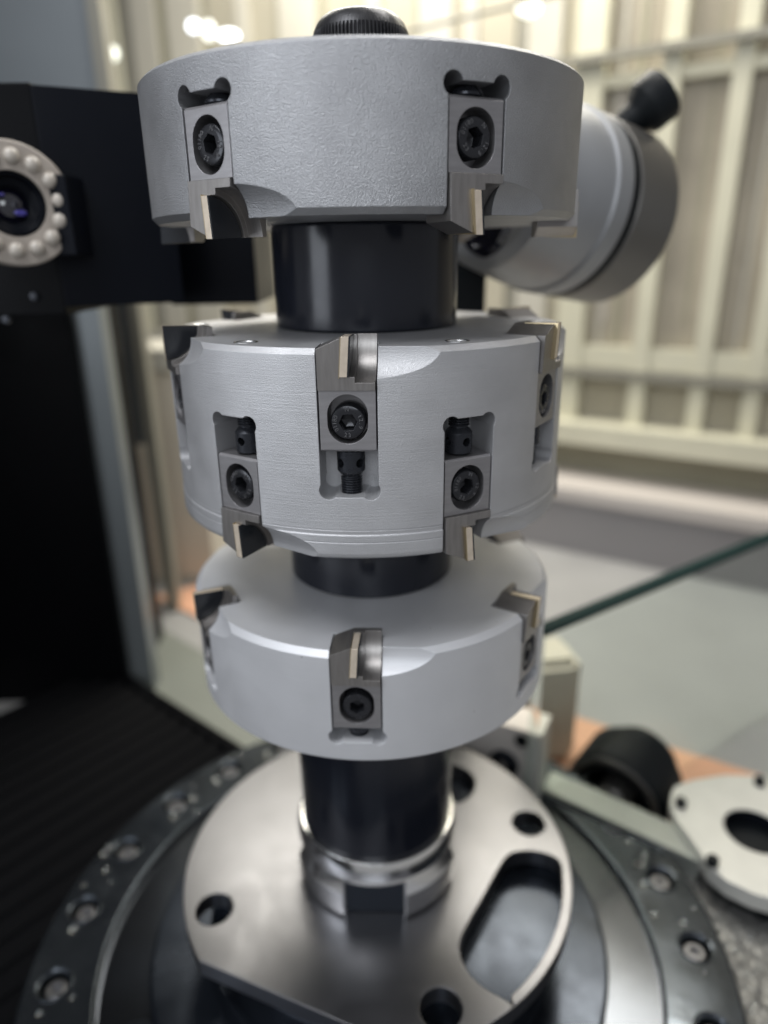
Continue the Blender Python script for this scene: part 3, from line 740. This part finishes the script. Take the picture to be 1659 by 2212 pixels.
# dark groove on the table
bm = bmesh.new(); tube(bm, at_z(1100, 1118, TZ+0.3), at_z(1760, 1268, TZ+0.3), 0.28)
tag(link('grey_cable_duct', mesh_of(bm, 'grey_cable_duct', 'rail')), 'dull grey duct running across the table behind the glass sheet', 'duct')

# glass sheet with dark green edge
gz = -6.0; g0 = at_z(1178, 1370, gz); g1 = at_z(1760, 1128, gz)
gd = (g1-g0); gl = gd.length; gd.normalize(); gn = Vector((-gd.y, gd.x, 0))
GM = framed(Vector((0, 0, 0)), gd, gn)
gs = empty('glass_sheet', 'upright glass sheet with a dark green upper edge at the right', 'glass sheet', (g0.x, g0.y, TZ))
bm = bmesh.new(); box(bm, (0, 0, -0.3), (gl, 0.24, gz-TZ-0.05), M=GM); link('pane', mesh_of(bm, 'pane', 'glass', 0), gs)
bm = bmesh.new(); box(bm, (-0.02, -0.004, gz-TZ-0.049), (gl, 0.244, gz-TZ+0.06), M=GM); link('edge', mesh_of(bm, 'edge', 'glass_edge', 0), gs)

# cream box behind lower head right
p = at_z(1238, 1640, TZ+0.1)
zt = at_y(1262, 1425, p.y).z-p.z
bm = bmesh.new(); box(bm, (-2.2, 0, 0), (0, 1.3, zt)); bmesh.ops.bevel(bm, geom=bm.edges[:], offset=0.18, segments=4, affect='EDGES')
o = link('cream_box', mesh_of(bm, 'cream_box', 'beigebox', 40)); o.location = (p.x, p.y, TZ+0.101); o.rotation_euler = (0, 0, deg(8)); tag(o, 'plain cream box with rounded corners standing behind the lowest cutter head', 'box')

# grey block with socket screws behind plate
p = at_z(1075, 1700, -9.8)
gb = empty('grey_block', 'grey machined block with socket screws behind the round steel plate', 'block', (p.x, p.y, TZ), (0, 0, deg(-28)))
zt = at_y(1100, 1575, p.y).z-TZ
bm = bmesh.new(); box(bm, (-1.5, 0, 0), (0.75, 0.7, zt+0.12)); link('block_body', mesh_of(bm, 'block_body', 'blockgrey', 0), gb)
bm = bmesh.new()
ring_lathe(bm, [(0.12, 0), (0.30, 0), (0.28, 0.14), (0.13, 0.14)], 32, M=Matrix.Rotation(PI/2, 4, 'X')); SB = mesh_of(bm, 'block_screw', 'gun2', 30)
for (x, z) in ((0.1, zt-0.75), (-0.75, zt-0.95)): link('block_screw', SB, gb, (x, -0.001, z))
bm = bmesh.new(); ring_lathe(bm, [(0.02, 0.001), (0.14, 0.001), (0.12, 0.05), (0.02, 0.05)], 24); o = link('dowel', mesh_of(bm, 'dowel', 'rubber', 30), gb, (0.42, 0.0, zt-0.12), (PI/2, 0, 0))

# black ring part lying on the board
p = at_z(1345, 1690, TZ+1.2)
bm = bmesh.new()
q = Matrix.Rotation(deg(48), 4, 'Z') @ Matrix.Rotation(deg(86), 4, 'Y')
ring_lathe(bm, [(0.70, -0.55), (1.0, -0.55), (1.06, -0.45), (1.06, 0.5), (0.95, 0.6), (0.70, 0.58)], 64, M=q)
mr = empty('black_ring_motor', 'thick black ring lying on its side on the orange board', 'ring part', p)
link('ring_shell', mesh_of(bm, 'ring_shell', 'rubber', 30), mr)
bm = bmesh.new(); ring_lathe(bm, [(0.88, -0.60), (1.0, -0.60), (0.99, -0.551), (0.9, -0.551)], 64, M=q); link('front_rim', mesh_of(bm, 'front_rim', 'housing2', 30), mr)
bm = bmesh.new(); lathe(bm, [(0.30, -0.7), (0.36, -0.62), (0.36, 0.5)], 40, M=q); link('core', mesh_of(bm, 'core', 'housing2', 30), mr)
bm = bmesh.new(); lathe(bm, [(0.80, 0.601), (0.80, 0.95), (0.74, 1.0), (0.3, 1.0)], 64, M=q); link('rear_step', mesh_of(bm, 'rear_step', 'rubber', 30), mr)
mr.location.z = TZ+0.1+1.08

# long pale bar
b0 = at_z(1160, 1697, -9.75); b1 = at_z(1512, 1862, -9.75); bd = (b1-b0); bln = bd.length; bd.normalize(); bn = Vector((-bd.y, bd.x, 0))
bm = bmesh.new(); box(bm, (0, 0.0, -1.749), (bln, 0.6, 0), M=framed(Vector((0, 0, 0)), bd, bn))
o = link('clamp_bar', mesh_of(bm, 'clamp_bar', 'bar', 0)); o.location = b0; tag(o, 'long pale bar lying between the dark ring and the black ring part', 'bar')

# wet grey casting lower right
flatboard('grey_casting', [(1385, 1905), (1530, 1880), (1760, 1990), (1800, 2330), (1560, 2330)], -10.15, 1.345, 'speck', 'speckled wet grey casting in the lower right corner beside the dark ring', 'casting')
c = bpy.data.objects['grey_casting']
cc = c.location
pts = []
for i in range(170):
    q_ = at_z(random.uniform(1470, 1659), random.uniform(1900, 2200), -10.15); pts.append((q_.x-cc.x, q_.y-cc.y))
def inside(x, y): return True
droplets('coolant_drops', c, pts, 1.3455, 0.015, 0.045)

# off-white bracket
bz = -9.55
P_ = [at_z(x, y, bz) for x, y in ((1446, 1722), (1462, 1690), (1600, 1668), (1780, 1700), (1800, 1960), (1660, 1945), (1545, 1890), (1500, 1820), (1452, 1758))]
hc = at_z(1632, 1795, bz)
cen = sum(P_, Vector())/len(P_)
wb = empty('white_bracket', 'off-white machined bracket with one large round hole at the right edge', 'bracket', (cen.x, cen.y, bz))
bm = bmesh.new(); prism(bm, chaikin([(p.x-cen.x, p.y-cen.y) for p in P_], 1), -0.32, 0, 'Z'); m_ = mesh_of(bm, 'm', 'white', 25)
c = bmesh.new(); lathe(c, [(0.52, -0.9), (0.52, 0.5)], 64, M=Matrix.Translation((hc.x-cen.x, hc.y-cen.y, 0)))
link('bracket_plate', cut(m_, [c], 'bracket_plate'), wb)
bm = bmesh.new(); ring_lathe(bm, [(0.5, -0.95), (0.515, -0.95), (0.515, -0.01), (0.5, -0.01)], 48, M=Matrix.Translation((hc.x-cen.x, hc.y-cen.y, 0))); link('bore_wall', mesh_of(bm, 'bore_wall', 'gun2', 30), wb)
bm = bmesh.new(); prism(bm, [(p.x-cen.x+0.15, (p.y-cen.y)+0.1) for p in P_], -1.9, -0.321, 'Z'); link('bracket_foot', mesh_of(bm, 'bracket_foot', 'rubber', 0), wb)
bm = bmesh.new(); lathe(bm, [(0.1, 0), (0.1, 0.12), (0.07, 0.15), (0, 0.15)], 24); BS = mesh_of(bm, 'bracket_screw', 'rubber', 30)
for (x, y) in ((1640, 1693), (1538, 1866), (1470, 1740)):
    q_ = at_z(x, y, bz); link('bracket_screw', BS, wb, (q_.x-cen.x, q_.y-cen.y, 0.001))

# ------------------------------------------------------------------ vision camera at the left
Yc = 1.6
c0 = at_y(62, 178, Yc); c1 = at_y(125, 680, Yc)
vc = empty('inspection_camera', 'black box camera with a round ring light at the left edge', 'camera', (c0.x, Yc, 0))
zt, zb = c0.z, c1.z
bm = bmesh.new(); box(bm, (-9.0, 0.0, zb), (0.0, 4.5, zt)); link('camera_housing', mesh_of(bm, 'camera_housing', 'black', 0), vc)
ang = deg(24)
bm = bmesh.new(); box(bm, (0.003, 0.0, zb+0.1), (1.55, 3.0, zt-0.02), M=Matrix.Rotation(ang, 4, 'Z')); link('side_cover', mesh_of(bm, 'side_cover', 'black2', 0), vc)
bm = bmesh.new(); q0 = at_y(330, 490, 3.6); q1 = at_y(560, 655, 3.6)
box(bm, (0.9, 1.9, q1.z), (q1.x-c0.x, 4.2, q0.z+0.6)); link('mounting_arm', mesh_of(bm, 'mounting_arm', 'black2', 0), vc)
# ring light
Yr = 0.9; rc = at_y(30, 440, Yr); rr = (at_y(158, 440, Yr)-rc).length
F2 = (EYE-rc).normalized(); F2 = (F2+Vector((0.25, 0, 0.1))).normalized()
Q = F2.to_track_quat('Z', 'Y').to_matrix().to_4x4(); Q.translation = rc-Vector((c0.x, Yc, 0))
bm = bmesh.new(); ring_lathe(bm, [(rr*0.50, -0.25), (rr, -0.25), (rr, -0.02), (rr*0.97, 0), (rr*0.53, 0)], 96, M=Q); lr = link('ring_light', mesh_of(bm, 'ring_light', 'lightring', 30), vc)
bm = bmesh.new(); lathe(bm, [(0.09, 0), (0.088, 0.03), (0.06, 0.065), (0.02, 0.078), (0, 0.078)], 16); LM = mesh_of(bm, 'led_dome', 'led', 60)
for k in range(14):
    a = 2*PI*k/14+0.1; o = link('led_dome', LM, lr); o.matrix_local = Q @ Matrix.Translation((rr*0.75*math.cos(a), rr*0.75*math.sin(a), 0.001))
bm = bmesh.new(); lathe(bm, [(rr*0.52, -0.7), (rr*0.52, -0.03), (rr*0.46, -0.02), (rr*0.44, -0.12), (rr*0.30, -0.16), (rr*0.28, -0.2)], 64, M=Q); link('lens_barrel', mesh_of(bm, 'lens_barrel', 'black2', 30), vc)
bm = bmesh.new(); lathe(bm, [(rr*0.27, -0.19), (rr*0.2, -0.15), (rr*0.1, -0.125), (0, -0.12)], 48, M=Q, close=False); link('lens_glass', mesh_of(bm, 'lens_glass', 'glasslens', 60), vc)
for (u_, v_, r_) in ((0.12, -0.13, 0.10), (-0.14, 0.16, 0.06)):
    bm = bmesh.new(); lathe(bm, [(rr*r_, -0.118), (rr*r_*0.8, -0.112), (0, -0.108)], 24, M=Q @ Matrix.Translation((rr*u_, rr*v_, 0)) @ Matrix.Diagonal((1, 0.5, 1, 1))); link('reflection_spot', mesh_of(bm, 'reflection_spot', 'violet', 60), vc)  # violet lens reflections, modelled as small coloured discs
bm = bmesh.new(); box(bm, (-0.45, 0.05, -0.45), (0.0, 0.6, 0.45)); 
o = link('light_mount', mesh_of(bm, 'light_mount', 'black2', 0), vc); o.location = at_y(150, 465, Yc-0.5)-Vector((c0.x, Yc, 0))
for (x, y) in ((75, 640), (15, 690)):
    bm = bmesh.new(); lathe(bm, [(0.06, 0), (0.05, 0.04), (0, 0.045)], 16, M=Matrix.Rotation(PI/2, 4, 'X')); o = link('housing_screw', mesh_of(bm, 'housing_screw', 'adj'), vc); o.location = at_y(x, y, Yc-0.002)-Vector((c0.x, Yc, 0))

# ------------------------------------------------------------------ silver sensor head, right
Yp = 3.2
pc = at_y(1172, 432, Yp)
ax = Vector((0.78, 0.54, -0.15)).normalized()
Q = ax.to_track_quat('Z', 'Y').to_matrix().to_4x4()
sh = empty('scanner_head', 'round silver sensor head with black knob behind the top cutter head', 'sensor head', pc)
R1 = 1.32
bm = bmesh.new(); lathe(bm, [(0.8, -1.15), (R1*0.76, -1.15), (R1*0.86, -1.05), (R1*0.94, -0.45), (R1*0.96, -0.3), (R1*0.97, 0.0), (R1, 0.03), (R1, 0.35)], 96, M=Q); link('front_housing', mesh_of(bm, 'front_housing', 'housing', 30), sh)
bm = bmesh.new(); ring_lathe(bm, [(R1*0.6, 0.351), (R1*0.99, 0.351), (R1*0.99, 0.52), (R1*0.6, 0.52)], 96, M=Q); link('gasket', mesh_of(bm, 'gasket', 'rubber', 30), sh)
bm = bmesh.new(); lathe(bm, [(R1*0.97, 0.521), (R1, 0.56), (R1, 1.45), (R1*0.93, 1.6), (R1*0.8, 1.63)], 96, M=Q); link('rear_shell', mesh_of(bm, 'rear_shell', 'housing2', 30), sh)
dl = ray(1054, 482); pp = pc-ax*1.15; tl = (pp-EYE).dot(ax)/dl.dot(ax); Ql = Q.copy(); Ql.translation = (EYE+dl*tl)-pc
bm = bmesh.new(); lathe(bm, [(0.0, -0.02), (0.30, -0.03), (0.34, -0.10), (0.42, -0.10), (0.46, 0.0)], 64, M=Ql); link('lens_window', mesh_of(bm, 'lens_window', 'glasslens', 30), sh)
kb = at_y(1322, 292, Yp+0.5)-pc; kt = at_y(1425, 208, Yp+0.5)-pc
d = kt-kb; Lk = d.length; Qk = d.to_track_quat('Z', 'Y').to_matrix().to_4x4(); Qk.translation = kb
bm = bmesh.new(); lathe(bm, [(0.21, -0.5), (0.21, Lk*0.42), (0.25, Lk*0.52), (0.37, Lk*0.66), (0.39, Lk*0.72), (0.39, Lk*1.05), (0.37, Lk*1.09), (0.33, Lk*1.10), (0.31, Lk*1.04)], 40, M=Qk); link('knob', mesh_of(bm, 'knob', 'rubber', 35), sh)
bm = bmesh.new(); q0 = at_y(1010, 655, Yp+1)-pc; box(bm, (q0.x-0.9, q0.y-0.3, TZ-pc.z), (q0.x+0.25, q0.y+0.3, -0.7)); link('stand', mesh_of(bm, 'stand', 'rubber', 0), sh)
